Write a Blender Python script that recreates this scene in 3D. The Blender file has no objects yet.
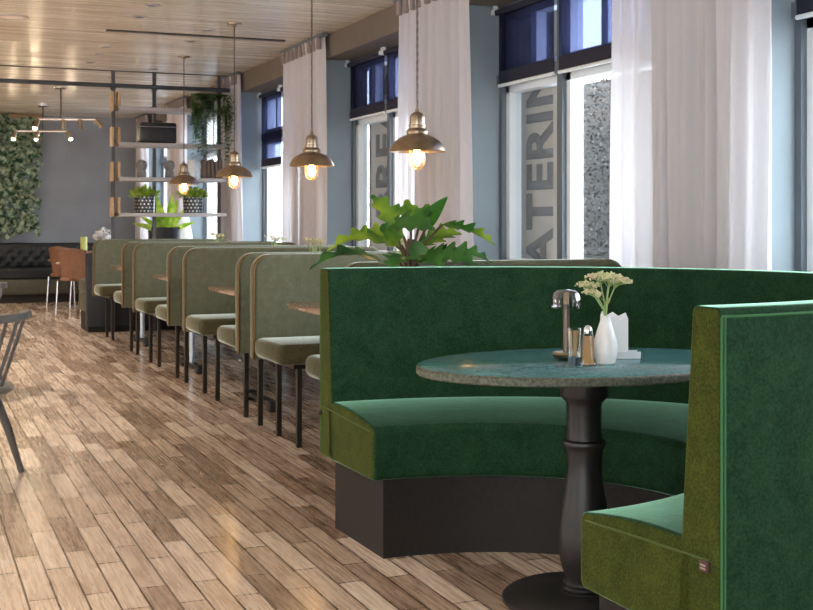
import bpy, bmesh, math, random
from mathutils import Vector, Matrix
random.seed(7)
SC = bpy.context.scene
COL = SC.collection
PI = math.pi
R = math.radians

# ------------------------------------------------------------------ materials
def new_mat(name):
    m = bpy.data.materials.new(name); m.use_nodes = True
    nt = m.node_tree
    b = nt.nodes.get('Principled BSDF')
    return m, nt, b
def setp(b, **k):
    for n, v in k.items():
        n = n.replace('_', ' ')
        if n in b.inputs: b.inputs[n].default_value = v
def rgba(c): return (c[0], c[1], c[2], 1.0)
def plain(name, c, rough=.5, metal=0.0, spec=.5, noise=0.0, nscale=30., bump=0.0, **k):
    m, nt, b = new_mat(name)
    setp(b, Base_Color=rgba(c), Roughness=rough, Metallic=metal, Specular_IOR_Level=spec, **k)
    if noise or bump:
        tc = nt.nodes.new('ShaderNodeTexCoord'); nz = nt.nodes.new('ShaderNodeTexNoise')
        nz.inputs['Scale'].default_value = nscale; nz.inputs['Detail'].default_value = 6
        nt.links.new(tc.outputs['Object'], nz.inputs['Vector'])
        if noise:
            rp = nt.nodes.new('ShaderNodeValToRGB')
            rp.color_ramp.elements[0].position = .3; rp.color_ramp.elements[1].position = .7
            rp.color_ramp.elements[0].color = rgba([x*(1-noise) for x in c])
            rp.color_ramp.elements[1].color = rgba([min(1, x*(1+noise)) for x in c])
            nt.links.new(nz.outputs['Fac'], rp.inputs['Fac'])
            nt.links.new(rp.outputs['Color'], b.inputs['Base Color'])
        if bump:
            bp = nt.nodes.new('ShaderNodeBump'); bp.inputs['Strength'].default_value = bump
            bp.inputs['Distance'].default_value = .01
            nt.links.new(nz.outputs['Fac'], bp.inputs['Height'])
            nt.links.new(bp.outputs['Normal'], b.inputs['Normal'])
    return m
def velvet(name, c0, c1, tint, sheen=.8, nscale=9., fine=160., srough=.35, contrast=.14, bump=.35):
    m, nt, b = new_mat(name)
    setp(b, Roughness=.85, Specular_IOR_Level=.15, Sheen_Weight=sheen, Sheen_Roughness=srough, Sheen_Tint=rgba(tint))
    tc = nt.nodes.new('ShaderNodeTexCoord')
    n1 = nt.nodes.new('ShaderNodeTexNoise'); n1.inputs['Scale'].default_value = nscale; n1.inputs['Detail'].default_value = 9
    n1.inputs['Roughness'].default_value = .72; n1.inputs['Distortion'].default_value = .5
    n2 = nt.nodes.new('ShaderNodeTexNoise'); n2.inputs['Scale'].default_value = fine; n2.inputs['Detail'].default_value = 3
    for n in (n1, n2): nt.links.new(tc.outputs['Object'], n.inputs['Vector'])
    mx = nt.nodes.new('ShaderNodeMix'); mx.data_type = 'FLOAT'; mx.inputs['Factor'].default_value = .5
    nt.links.new(n1.outputs['Fac'], mx.inputs['A']); nt.links.new(n2.outputs['Fac'], mx.inputs['B'])
    rp = nt.nodes.new('ShaderNodeValToRGB')
    rp.color_ramp.elements[0].position = .5-contrast; rp.color_ramp.elements[1].position = .5+contrast*1.3
    rp.color_ramp.elements[0].color = rgba(c0); rp.color_ramp.elements[1].color = rgba(c1)
    nt.links.new(mx.outputs['Result'], rp.inputs['Fac']); nt.links.new(rp.outputs['Color'], b.inputs['Base Color'])
    bp = nt.nodes.new('ShaderNodeBump'); bp.inputs['Strength'].default_value = bump; bp.inputs['Distance'].default_value = .006
    nt.links.new(mx.outputs['Result'], bp.inputs['Height']); nt.links.new(bp.outputs['Normal'], b.inputs['Normal'])
    return m
def emis(name, c, s):
    m, nt, b = new_mat(name)
    setp(b, Base_Color=rgba(c), Emission_Color=rgba(c), Emission_Strength=s)
    return m
def glass(name, tint=(1, 1, 1), gloss=.12, rough=0.02):
    m = bpy.data.materials.new(name); m.use_nodes = True; nt = m.node_tree; nt.nodes.clear()
    o = nt.nodes.new('ShaderNodeOutputMaterial'); t = nt.nodes.new('ShaderNodeBsdfTransparent'); g = nt.nodes.new('ShaderNodeBsdfGlossy')
    t.inputs['Color'].default_value = rgba(tint); g.inputs['Roughness'].default_value = rough
    f = nt.nodes.new('ShaderNodeLayerWeight'); f.inputs['Blend'].default_value = gloss
    mx = nt.nodes.new('ShaderNodeMixShader')
    nt.links.new(f.outputs['Facing'], mx.inputs['Fac'])
    nt.links.new(t.outputs[0], mx.inputs[1]); nt.links.new(g.outputs[0], mx.inputs[2]); nt.links.new(mx.outputs[0], o.inputs['Surface'])
    return m
def sheer(name, c, transp, transl, tcol=(1, 1, 1)):
    m = bpy.data.materials.new(name); m.use_nodes = True; nt = m.node_tree; nt.nodes.clear()
    o = nt.nodes.new('ShaderNodeOutputMaterial'); t = nt.nodes.new('ShaderNodeBsdfTransparent'); t.inputs['Color'].default_value = rgba(tcol)
    d = nt.nodes.new('ShaderNodeBsdfDiffuse'); d.inputs['Color'].default_value = rgba(c)
    l = nt.nodes.new('ShaderNodeBsdfTranslucent'); l.inputs['Color'].default_value = rgba(c)
    tc = nt.nodes.new('ShaderNodeTexCoord'); w = nt.nodes.new('ShaderNodeTexNoise'); w.inputs['Scale'].default_value = 220
    nt.links.new(tc.outputs['Object'], w.inputs['Vector'])
    a = nt.nodes.new('ShaderNodeMixShader'); a.inputs['Fac'].default_value = transl
    nt.links.new(d.outputs[0], a.inputs[1]); nt.links.new(l.outputs[0], a.inputs[2])
    mr = nt.nodes.new('ShaderNodeMapRange'); mr.inputs['To Min'].default_value = transp*.6; mr.inputs['To Max'].default_value = min(1, transp*1.4)
    nt.links.new(w.outputs['Fac'], mr.inputs['Value'])
    b = nt.nodes.new('ShaderNodeMixShader'); nt.links.new(mr.outputs['Result'], b.inputs['Fac'])
    nt.links.new(a.outputs[0], b.inputs[1]); nt.links.new(t.outputs[0], b.inputs[2]); nt.links.new(b.outputs[0], o.inputs['Surface'])
    return m
def leafmat(name, c0, c1, nscale=8., trans=.35):
    m = bpy.data.materials.new(name); m.use_nodes = True; nt = m.node_tree
    b = nt.nodes.get('Principled BSDF'); o = nt.nodes.get('Material Output')
    setp(b, Roughness=.38, Specular_IOR_Level=.5)
    tc = nt.nodes.new('ShaderNodeTexCoord'); nz = nt.nodes.new('ShaderNodeTexNoise'); nz.inputs['Scale'].default_value = nscale; nz.inputs['Detail'].default_value = 2
    nt.links.new(tc.outputs['Object'], nz.inputs['Vector'])
    rp = nt.nodes.new('ShaderNodeValToRGB'); rp.color_ramp.elements[0].position = .38; rp.color_ramp.elements[1].position = .62
    rp.color_ramp.elements[0].color = rgba(c0); rp.color_ramp.elements[1].color = rgba(c1)
    nt.links.new(nz.outputs['Fac'], rp.inputs['Fac']); nt.links.new(rp.outputs['Color'], b.inputs['Base Color'])
    tl = nt.nodes.new('ShaderNodeBsdfTranslucent'); nt.links.new(rp.outputs['Color'], tl.inputs['Color'])
    mx = nt.nodes.new('ShaderNodeMixShader'); mx.inputs['Fac'].default_value = trans
    nt.links.new(b.outputs[0], mx.inputs[1]); nt.links.new(tl.outputs[0], mx.inputs[2]); nt.links.new(mx.outputs[0], o.inputs['Surface'])
    return m
def planks(name, cols, bw, rh, rot, mortar, mcol, rough, bump, coat=0., grain=(3, 45), msize=.004, wav=0.):
    """timber boards: a brick pattern turned so the boards run along one axis"""
    m, nt, b = new_mat(name)
    tc = nt.nodes.new('ShaderNodeTexCoord'); mp = nt.nodes.new('ShaderNodeMapping'); mp.inputs['Rotation'].default_value = (0, 0, rot)
    nt.links.new(tc.outputs['Object'], mp.inputs['Vector'])
    br = nt.nodes.new('ShaderNodeTexBrick'); br.offset = .37; br.offset_frequency = 2; br.squash = 1
    br.inputs['Scale'].default_value = 1; br.inputs['Brick Width'].default_value = bw; br.inputs['Row Height'].default_value = rh
    br.inputs['Mortar Size'].default_value = msize; br.inputs['Mortar Smooth'].default_value = .2; br.inputs['Bias'].default_value = 0
    br.inputs['Color1'].default_value = (0, 0, 0, 1); br.inputs['Color2'].default_value = (1, 1, 1, 1); br.inputs['Mortar'].default_value = (.5, .5, .5, 1)
    nt.links.new(mp.outputs[0], br.inputs['Vector'])
    rp = nt.nodes.new('ShaderNodeValToRGB'); cr = rp.color_ramp
    while len(cr.elements) < len(cols): cr.elements.new(.5)
    for i, c in enumerate(cols):
        cr.elements[i].position = i/(len(cols)-1); cr.elements[i].color = rgba(c)
    # grain, stretched along the boards
    mg = nt.nodes.new('ShaderNodeMapping'); mg.inputs['Scale'].default_value = (grain[0], grain[1], 1)
    nt.links.new(mp.outputs[0], mg.inputs['Vector'])
    ng = nt.nodes.new('ShaderNodeTexNoise'); ng.inputs['Scale'].default_value = 1; ng.inputs['Detail'].default_value = 8; ng.inputs['Roughness'].default_value = .65
    nt.links.new(mg.outputs[0], ng.inputs['Vector'])
    nk = nt.nodes.new('ShaderNodeTexNoise'); nk.inputs['Scale'].default_value = 17; nk.inputs['Detail'].default_value = 8; nk.inputs['Roughness'].default_value = .68; nk.inputs['Distortion'].default_value = .8
    mk = nt.nodes.new('ShaderNodeMapping'); mk.inputs['Scale'].default_value = (.28, 1, 1)
    nt.links.new(mp.outputs[0], mk.inputs['Vector']); nt.links.new(mk.outputs[0], nk.inputs['Vector'])
    # plank tone = brick random + grain
    ad = nt.nodes.new('ShaderNodeMath'); ad.operation = 'MULTIPLY_ADD'; ad.inputs[1].default_value = .62
    s2 = nt.nodes.new('ShaderNodeMath'); s2.operation = 'MULTIPLY_ADD'; s2.inputs[1].default_value = .55; s2.inputs[2].default_value = -.275
    nt.links.new(ng.outputs['Fac'], s2.inputs[0])
    s3 = nt.nodes.new('ShaderNodeMath'); s3.operation = 'MULTIPLY_ADD'; s3.inputs[1].default_value = .75
    nt.links.new(nk.outputs['Fac'], s3.inputs[0]); nt.links.new(s2.outputs[0], s3.inputs[2])
    s4 = nt.nodes.new('ShaderNodeMath'); s4.operation = 'SUBTRACT'; s4.inputs[1].default_value = .15
    nt.links.new(s3.outputs[0], s4.inputs[0])
    nt.links.new(br.outputs['Color'], ad.inputs[0]); nt.links.new(s4.outputs[0], ad.inputs[2])
    nt.links.new(ad.outputs[0], rp.inputs['Fac'])
    mm = nt.nodes.new('ShaderNodeMix'); mm.data_type = 'RGBA'
    mm.inputs['B'].default_value = rgba(mcol)
    ml = nt.nodes.new('ShaderNodeMath'); ml.operation = 'MULTIPLY'; ml.inputs[1].default_value = mortar
    nt.links.new(br.outputs['Fac'], ml.inputs[0]); nt.links.new(ml.outputs[0], mm.inputs['Factor'])
    nt.links.new(rp.outputs['Color'], mm.inputs['A']); nt.links.new(mm.outputs['Result'], b.inputs['Base Color'])
    rr = nt.nodes.new('ShaderNodeMapRange'); rr.inputs['To Min'].default_value = rough-.07; rr.inputs['To Max'].default_value = rough+.12
    nt.links.new(ng.outputs['Fac'], rr.inputs['Value']); nt.links.new(rr.outputs['Result'], b.inputs['Roughness'])
    bp = nt.nodes.new('ShaderNodeBump'); bp.inputs['Strength'].default_value = bump; bp.inputs['Distance'].default_value = .004
    hh = nt.nodes.new('ShaderNodeMath'); hh.operation = 'SUBTRACT'
    nt.links.new(ng.outputs['Fac'], hh.inputs[0]); nt.links.new(br.outputs['Fac'], hh.inputs[1])
    nt.links.new(hh.outputs[0], bp.inputs['Height']); nt.links.new(bp.outputs['Normal'], b.inputs['Normal'])
    setp(b, Coat_Weight=coat, Coat_Roughness=.18)
    return m

def sedum_mat():
    m, nt, b = new_mat('sedum_blossom'); setp(b, Roughness=.85)
    tc = nt.nodes.new('ShaderNodeTexCoord'); nz = nt.nodes.new('ShaderNodeTexNoise'); nz.inputs['Scale'].default_value = 60; nz.inputs['Detail'].default_value = 2
    nt.links.new(tc.outputs['Object'], nz.inputs['Vector'])
    rp = nt.nodes.new('ShaderNodeValToRGB'); rp.color_ramp.elements[0].position = .4; rp.color_ramp.elements[1].position = .62
    rp.color_ramp.elements[0].color = (.42, .52, .20, 1); rp.color_ramp.elements[1].color = (.72, .50, .40, 1)
    e = rp.color_ramp.elements.new(.5); e.color = (.66, .66, .40, 1)
    nt.links.new(nz.outputs['Fac'], rp.inputs[0]); nt.links.new(rp.outputs[0], b.inputs['Base Color'])
    return m
M = {}
M['floor'] = planks('floor_boards', [(.07, .038, .023), (.26, .165, .11), (.46, .325, .235), (.63, .48, .365), (.78, .64, .51)], .52, .085, R(90), .95, (.055, .03, .018), .25, .10, coat=.5, grain=(3.2, 70), msize=.0038)
M['ceil'] = planks('ceiling_boards', [(.50, .45, .36), (.60, .54, .44), (.66, .60, .50), (.72, .66, .55)], 2.4, .10, 0, .5, (.22, .19, .15), .24, .35, grain=(1.2, 40), msize=.003)
M['wood_top'] = planks('oak_top', [(.17, .10, .06), (.25, .155, .095), (.32, .21, .135)], 3.0, .2, 0, .0, (.2, .1, .05), .17, .0, coat=.8, grain=(2, 40))
M['wood_pale'] = plain('pale_wood', (.50, .36, .20), .5, noise=.18, nscale=18)
M['olive_seat'] = velvet('olive_seat_velvet', (.048, .042, .018), (.100, .092, .046), (.90, .96, .84), sheen=1.0, nscale=22, srough=.24)
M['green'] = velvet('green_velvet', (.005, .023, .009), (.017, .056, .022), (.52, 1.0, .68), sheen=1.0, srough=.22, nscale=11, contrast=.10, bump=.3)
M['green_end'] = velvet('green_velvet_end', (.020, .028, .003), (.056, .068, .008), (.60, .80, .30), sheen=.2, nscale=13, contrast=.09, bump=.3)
M['olive'] = velvet('olive_velvet', (.105, .110, .066), (.185, .190, .130), (.88, .96, .88), sheen=1.0, srough=.22, nscale=22)
M['green_piping'] = plain('green_piping', (.028, .125, .035), .7)
M['brown_piping'] = plain('brown_piping', (.15, .085, .022), .65)
M['seam'] = plain('olive_seam', (.05, .08, .012), .7)
M['plinth'] = plain('dark_plinth', (.015, .012, .010), .6, spec=.3, noise=.2, nscale=60)
M['black'] = plain('black_metal', (.012, .010, .0095), .42, noise=.2, nscale=20)
M['leg'] = plain('bronze_leg', (.035, .028, .022), .38, metal=.6)
M['steel'] = plain('blue_grey_steel', (.50, .58, .66), .3, metal=.4)
M['chrome'] = plain('chrome', (.75, .76, .78), .15, metal=1)
M['pewter'] = plain('aged_brass', (.36, .28, .20), .30, metal=1, noise=.25, nscale=14)
M['chain'] = plain('dark_chain', (.16, .12, .09), .4, metal=.9)
M['bulb'] = emis('warm_bulb', (1, .62, .26), 34)
M['spotbulb'] = emis('spot_bulb', (1, .80, .52), 160)
M['dl_off'] = plain('downlight_lens', (.13, .13, .15), .25)
M['white'] = plain('white_ceramic', (.80, .79, .78), .22)
M['napkin'] = plain('white_paper', (.83, .83, .84), .85)
M['whitepaint'] = plain('white_frame', (.86, .90, .92), .4)
M['greyframe'] = plain('grey_frame', (.13, .155, .18), .5)
M['pier'] = plain('blue_grey_paint', (.27, .32, .345), .6, noise=.05, nscale=4)
M['beam'] = plain('taupe_paint', (.155, .128, .105), .65, noise=.08, nscale=4)
M['backwall'] = plain('grey_plaster', (.265, .285, .32), .7, noise=.08, nscale=3)
M['sidewall'] = plain('cream_plaster', (.62, .55, .46), .8)
M['soffit'] = plain('pale_soffit', (.45, .48, .50), .6)
M['glass'] = glass('window_glass', (.95, .98, 1), .06)
M['clear'] = glass('clear_glass', (.93, .96, .97), .28)
M['tray_clear'] = plain('frosted_tray', (.70, .74, .75), .15)
M['smoke'] = glass('smoked_glass', (.72, .74, .78), .32)
M['globe'] = glass('lamp_glass', (1, .93, .82), .2)
M['curtain'] = sheer('sheer_curtain', (.78, .74, .755), .07, .30)
M['blind'] = sheer('navy_blind', (.05, .054, .095), .55, .6, (.60, .63, .82))
M['blind_hem'] = plain('navy_hem', (.012, .013, .03), .7)
M['banner'] = plain('taupe_banner', (.62, .53, .45), .8, noise=.05, nscale=8)
M['banner_edge'] = plain('brown_banner_edge', (.36, .26, .20), .7)
M['letter'] = plain('letter_grey', (.20, .175, .165), .8)
M['leather_black'] = plain('black_leather', (.018, .020, .022), .36, spec=.35, noise=.15, nscale=40, bump=.15)
M['leather_olive'] = plain('olive_leather', (.075, .070, .045), .42, noise=.15, nscale=40)
M['leather_brown'] = plain('cognac_leather', (.21, .10, .058), .45, noise=.18, nscale=30)
M['chairgrey'] = plain('grey_lacquer', (.11, .105, .10), .28)
M['leaf_mon'] = leafmat('monstera_leaf', (.03, .15, .015), (.32, .46, .04), 6., .5)
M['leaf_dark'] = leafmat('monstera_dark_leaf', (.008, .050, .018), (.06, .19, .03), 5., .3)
M['leaf_ivy'] = leafmat('ivy_leaf', (.014, .075, .035), (.42, .52, .38), 15., .2)
M['leaf_lime'] = leafmat('lime_leaf', (.26, .46, .03), (.58, .70, .12), 14., .5)
M['leaf_fern'] = leafmat('fern_leaf', (.03, .10, .025), (.10, .22, .05), 12.)
M['stem'] = plain('green_stem', (.30, .40, .14), .5)
M['stem_dark'] = plain('brown_stalk', (.10, .06, .03), .7)
M['sedum'] = sedum_mat()
M['petal'] = plain('white_petal', (.80, .79, .78), .7)
M['terracotta'] = plain('dark_planter', (.022, .024, .028), .45)
M['candle'] = plain('lime_candle', (.62, .66, .22), .5, Subsurface_Weight=.0)
M['toothpick'] = plain('toothpick_wood', (.62, .40, .20), .6)
M['spice'] = plain('spice', (.50, .27, .10), .8, noise=.2, nscale=300)
M['shade_white'] = plain('cream_lampshade', (.75, .68, .60), .8)
M['vase_grey'] = plain('grey_stoneware', (.20, .19, .185), .45, noise=.2, nscale=30)
M['book'] = plain('brown_book_cloth', (.13, .085, .065), .6)
M['casebk'] = plain('black_case_leather', (.018, .018, .020), .3, noise=.2, nscale=25, bump=.2)
M['shelf'] = plain('grey_shelf_board', (.40, .37, .355), .5, noise=.08, nscale=12)
M['zinc'] = plain('zinc_post', (.11, .11, .12), .4, metal=.5)
M['pipe'] = plain('grey_pipe', (.055, .065, .08), .45)
M['pavement'] = plain('pavement', (.36, .36, .36), .9, noise=.15, nscale=2)
M['hedge'] = leafmat('hedge_leaf', (.010, .008, .006), (.040, .033, .026), 20., .1)
M['heading'] = plain('heading_tape', (.30, .25, .24), .8)
M['tag'] = plain('brown_tag', (.05, .022, .018), .6)
M['tagline'] = plain('tag_stripe', (.35, .27, .25), .6)

def marble():
    m, nt, b = new_mat('green_marble')
    tc = nt.nodes.new('ShaderNodeTexCoord')
    n1 = nt.nodes.new('ShaderNodeTexNoise'); n1.inputs['Scale'].default_value = 9; n1.inputs['Detail'].default_value = 12; n1.inputs['Roughness'].default_value = .75; n1.inputs['Distortion'].default_value = 1.5
    n2 = nt.nodes.new('ShaderNodeTexNoise'); n2.inputs['Scale'].default_value = 90; n2.inputs['Detail'].default_value = 6
    mp = nt.nodes.new('ShaderNodeMapping'); mp.inputs['Scale'].default_value = (1, 3, 1); mp.inputs['Rotation'].default_value = (0, 0, -.4)
    nt.links.new(tc.outputs['Object'], mp.inputs[0]); nt.links.new(mp.outputs[0], n1.inputs['Vector']); nt.links.new(tc.outputs['Object'], n2.inputs['Vector'])
    mx = nt.nodes.new('ShaderNodeMix'); mx.data_type = 'FLOAT'; mx.inputs['Factor'].default_value = .4
    nt.links.new(n1.outputs['Fac'], mx.inputs['A']); nt.links.new(n2.outputs['Fac'], mx.inputs['B'])
    rp = nt.nodes.new('ShaderNodeValToRGB'); cr = rp.color_ramp
    cr.elements[0].position = .36; cr.elements[0].color = (.018, .080, .084, 1); cr.elements[1].position = .68; cr.elements[1].color = (.16, .34, .35, 1)
    e = cr.elements.new(.5); e.color = (.045, .165, .17, 1)
    nt.links.new(mx.outputs['Result'], rp.inputs[0]); nt.links.new(rp.outputs[0], b.inputs['Base Color'])
    rr = nt.nodes.new('ShaderNodeMapRange'); rr.inputs['To Min'].default_value = .12; rr.inputs['To Max'].default_value = .28
    nt.links.new(mx.outputs['Result'], rr.inputs['Value']); nt.links.new(rr.outputs[0], b.inputs['Roughness'])
    setp(b, Specular_IOR_Level=.75)
    return m
M['marble'] = marble()
M['marble_edge'] = plain('marble_edge', (.070, .078, .052), .5, noise=.7, nscale=120, bump=.4)
def dotted():
    m, nt, b = new_mat('dotted_pot')
    tc = nt.nodes.new('ShaderNodeTexCoord')
    sx = nt.nodes.new('ShaderNodeSeparateXYZ'); nt.links.new(tc.outputs['UV'], sx.inputs[0])
    def math_(op, a, b_):
        n = nt.nodes.new('ShaderNodeMath'); n.operation = op
        for i, v in enumerate((a, b_)):
            if v is None: continue
            if isinstance(v, (int, float)): n.inputs[i].default_value = v
            else: nt.links.new(v, n.inputs[i])
        return n.outputs[0]
    u = math_('MULTIPLY', sx.outputs['X'], 16); v = math_('MULTIPLY', sx.outputs['Y'], 5)
    row = math_('FLOOR', v, None); odd = math_('MODULO', row, 2)
    u2 = math_('ADD', u, math_('MULTIPLY', odd, .5))
    fu = math_('SUBTRACT', math_('FRACT', u2, None), .5); fv = math_('SUBTRACT', math_('FRACT', v, None), .5)
    d = math_('ADD', math_('MULTIPLY', fu, fu), math_('MULTIPLY', fv, fv))
    k = math_('LESS_THAN', d, .042)
    mx = nt.nodes.new('ShaderNodeMix'); mx.data_type = 'RGBA'
    mx.inputs['A'].default_value = (.015, .015, .017, 1); mx.inputs['B'].default_value = (.72, .72, .70, 1)
    nt.links.new(k, mx.inputs['Factor']); nt.links.new(mx.outputs['Result'], b.inputs['Base Color'])
    setp(b, Roughness=.3)
    return m
M['dotted'] = dotted()

# ------------------------------------------------------------------ builders
class MB:
    def __init__(s): s.bm = bmesh.new()
    def box(s, x0, x1, y0, y1, z0, z1, bev=0., seg=3, mat=None):
        r = bmesh.ops.create_cube(s.bm, size=1.0)
        vs = r['verts']
        for v in vs:
            v.co = Vector(((x0+x1)/2+v.co.x*(x1-x0), (y0+y1)/2+v.co.y*(y1-y0), (z0+z1)/2+v.co.z*(z1-z0)))
        if bev:
            es = list({e for v in vs for e in v.link_edges})
            g = bmesh.ops.bevel(s.bm, geom=es, offset=bev, segments=seg, profile=.5, affect='EDGES')
            vs = list({v for f in g['faces'] for v in f.verts} | {v for v in vs if v.is_valid})
        if mat is not None:
            bmesh.ops.transform(s.bm, matrix=mat, verts=[v for v in vs if v.is_valid])
        return s
    def lathe(s, prof, n=32, loc=(0, 0, 0), mat=None, uv=False):
        rings = []; loc = Vector(loc)
        for (r, z) in prof:
            if r < 1e-6: rings.append([s.bm.verts.new((0, 0, z))])
            else: rings.append([s.bm.verts.new((r*math.cos(2*PI*i/n), r*math.sin(2*PI*i/n), z)) for i in range(n)])
        lay = s.bm.loops.layers.uv.verify() if uv else None
        zs = [p[1] for p in prof]
        for a, (A, B) in enumerate(zip(rings, rings[1:])):
            for i in range(n):
                j = (i+1) % n
                if len(A) == 1 and len(B) == 1: continue
                if len(A) == 1: vs = (A[0], B[i], B[j])
                elif len(B) == 1: vs = (A[i], A[j], B[0])
                else: vs = (A[i], A[j], B[j], B[i])
                f = s.bm.faces.new(vs)
                if uv and len(vs) == 4:
                    q = ((i/n, a), ((i+1)/n, a), ((i+1)/n, a+1), (i/n, a+1))
                    for l, (u, k) in zip(f.loops, q): l[lay].uv = (u, (zs[k]-min(zs))/(max(zs)-min(zs)+1e-9))
        m = Matrix.Translation(loc)
        if mat is not None: m = m @ mat
        bmesh.ops.transform(s.bm, matrix=m, verts=[v for r in rings for v in r])
        return s
    def tube(s, pts, r, n=8, cap=True, closed=False):
        pts = [Vector(p) for p in pts]; k = len(pts)
        rr = r if isinstance(r, (list, tuple)) else [r]*k
        up = None; rings = []
        for i, p in enumerate(pts):
            a = pts[(i-1) % k] if (closed or i > 0) else p
            b = pts[(i+1) % k] if (closed or i < k-1) else p
            t = (b-a).normalized()
            if up is None:
                up = Vector((0, 0, 1)) if abs(t.z) < .9 else Vector((1, 0, 0))
            sd = t.cross(up)
            if sd.length < 1e-5: sd = t.orthogonal()
            sd.normalize(); up = sd.cross(t).normalized()
            rings.append([s.bm.verts.new(p + rr[i]*(math.cos(2*PI*q/n)*sd + math.sin(2*PI*q/n)*up)) for q in range(n)])
        prs = list(zip(rings, rings[1:])) + ([(rings[-1], rings[0])] if closed else [])
        for A, B in prs:
            for q in range(n): s.bm.faces.new((A[q], A[(q+1) % n], B[(q+1) % n], B[q]))
        if cap and not closed:
            s.bm.faces.new(rings[0][::-1]); s.bm.faces.new(rings[-1])
        return s
    def prism(s, poly, axis, a0, a1):
        """poly: list of 2-D points; axis 'y' maps (u,v)->(u,.,v); 'z' -> (u,v,.); 'x' -> (.,u,v)"""
        def mk(u, v, a): return {'y': (u, a, v), 'z': (u, v, a), 'x': (a, u, v)}[axis]
        A = [s.bm.verts.new(mk(u, v, a0)) for u, v in poly]; B = [s.bm.verts.new(mk(u, v, a1)) for u, v in poly]
        n = len(poly); s.bm.faces.new(A); s.bm.faces.new(B[::-1])
        for i in range(n): s.bm.faces.new((A[i], B[i], B[(i+1) % n], A[(i+1) % n]))
        return s
    def ball(s, c, r, n=2, sc=(1, 1, 1)):
        g = bmesh.ops.create_icosphere(s.bm, subdivisions=n, radius=r)
        for v in g['verts']: v.co = Vector((v.co.x*sc[0], v.co.y*sc[1], v.co.z*sc[2])) + Vector(c)
        return s
    def torus(s, mat, R_, r, n=12, k=6):
        pts = [mat @ Vector((R_*math.cos(2*PI*i/n), R_*math.sin(2*PI*i/n), 0)) for i in range(n)]
        return s.tube(pts, r, k, closed=True)
    def build(s, name, mat, parent=None, loc=None, smooth=True, angle=40):
        me = bpy.data.meshes.new(name)
        bmesh.ops.recalc_face_normals(s.bm, faces=s.bm.faces[:])
        s.bm.to_mesh(me); s.bm.free()
        for mt in (mat if isinstance(mat, (list, tuple)) else [mat]): me.materials.append(M[mt] if isinstance(mt, str) else mt)
        if smooth:
            for p in me.polygons: p.use_smooth = True
            me.set_sharp_from_angle(angle=R(angle))
        o = bpy.data.objects.new(name, me); COL.objects.link(o)
        if parent is not None: o.parent = parent
        if loc is not None: o.location = loc
        return o
def tag(o, label, cat, group=None, kind=None):
    if label: o['label'] = label
    if cat: o['category'] = cat
    if group: o['group'] = group
    if kind: o['kind'] = kind
    return o
def thing(name, loc, label, cat, group=None, rz=0.):
    o = bpy.data.objects.new(name, None); COL.objects.link(o)
    o.empty_display_size = .1; o.location = loc; o.rotation_euler = (0, 0, rz)
    return tag(o, label, cat, group)
def struct(o): o['kind'] = 'structure'; return o
def dup(root, loc, label=None, rz=None, group=None):
    c = root.copy(); COL.objects.link(c); c.location = loc
    if rz is not None: c.rotation_euler = (0, 0, rz)
    if label: c['label'] = label
    if group: c['group'] = group
    for ch in list(root.children):
        k = ch.copy(); COL.objects.link(k); k.parent = c
        for g in list(ch.children):
            q = g.copy(); COL.objects.link(q); q.parent = k
    return c
def leaf(mb, base, tip, width, up=(0, 0, 1), droop=.1, lobes=0, cup=.15, n=16, depth=.45, pw=.8):
    """a leaf blade from base to tip: curved midrib, cupped, optionally lobed outline"""
    base, tip, up = Vector(base), Vector(tip), Vector(up)
    L = (tip-base).length; t = (tip-base).normalized(); sd = t.cross(up)
    if sd.length < 1e-4: sd = t.orthogonal()
    sd.normalize(); nu = sd.cross(t).normalized()
    rows = []
    for i in range(n+1):
        u = i/n
        w = width*.5*(math.sin(PI*min(1, u**pw*1.0)))**.75 if 0 < u < 1 else .001
        if lobes:
            w *= 1-depth*(.5-.5*math.cos(2*PI*u*lobes))*(1 if u > .12 else 0)
        c = base + t*(L*u) + nu*(droop*L*(math.sin(PI*u*.9)))
        fw = t*(w*.45 if lobes else 0)
        rows.append([c - sd*w + nu*(cup*w) + fw, c - sd*w*.5 + nu*(cup*.35*w)+fw*.5, c, c + sd*w*.5 + nu*(cup*.35*w)+fw*.5, c + sd*w + nu*(cup*w) + fw])
    V = [[mb.bm.verts.new(p) for p in r] for r in rows]
    for a, b in zip(V, V[1:]):
        for q in range(4): mb.bm.faces.new((a[q], a[q+1], b[q+1], b[q]))

# ------------------------------------------------------------------ setting
CZ = 2.75            # ceiling height
WX = 3.30            # window wall, room face
NX = 3.54            # back of window niches
PITCH = 2.80
BY = 18.6            # back wall
LX, RY = -4.6, -3.2
struct(MB().box(LX, NX+.3, RY, BY, -.12, 0).build('floor', 'floor', smooth=False))
struct(MB().box(LX, NX+.3, RY, BY, CZ, CZ+.1).build('ceiling', 'ceil', smooth=False))
struct(MB().box(LX-.2, NX+.3, BY, BY+.2, 0, CZ).build('wall_back', 'backwall', smooth=False))
# left and rear walls (outside the picture) with wide daylight openings
lw = MB()
lw.box(LX-.2, LX, RY, BY, 0, .8); lw.box(LX-.2, LX, RY, BY, 2.3, CZ)
for y0, y1 in ((RY, -2.6), (-1.2, 2.0), (3.6, 7.0), (8.8, BY)): lw.box(LX-.2, LX, y0, y1, .8, 2.3)
struct(lw.build('wall_left', 'sidewall', smooth=False))
fw = MB(); fw.box(LX, NX+.3, RY-.2, RY, 0, .75); fw.box(LX, NX+.3, RY-.2, RY, 2.55, CZ)
for a, b in ((LX, -4.2), (-.6, NX+.3)): fw.box(a, b, RY-.2, RY, .75, 2.55)
struct(fw.build('wall_front', 'sidewall', smooth=False))

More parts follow.
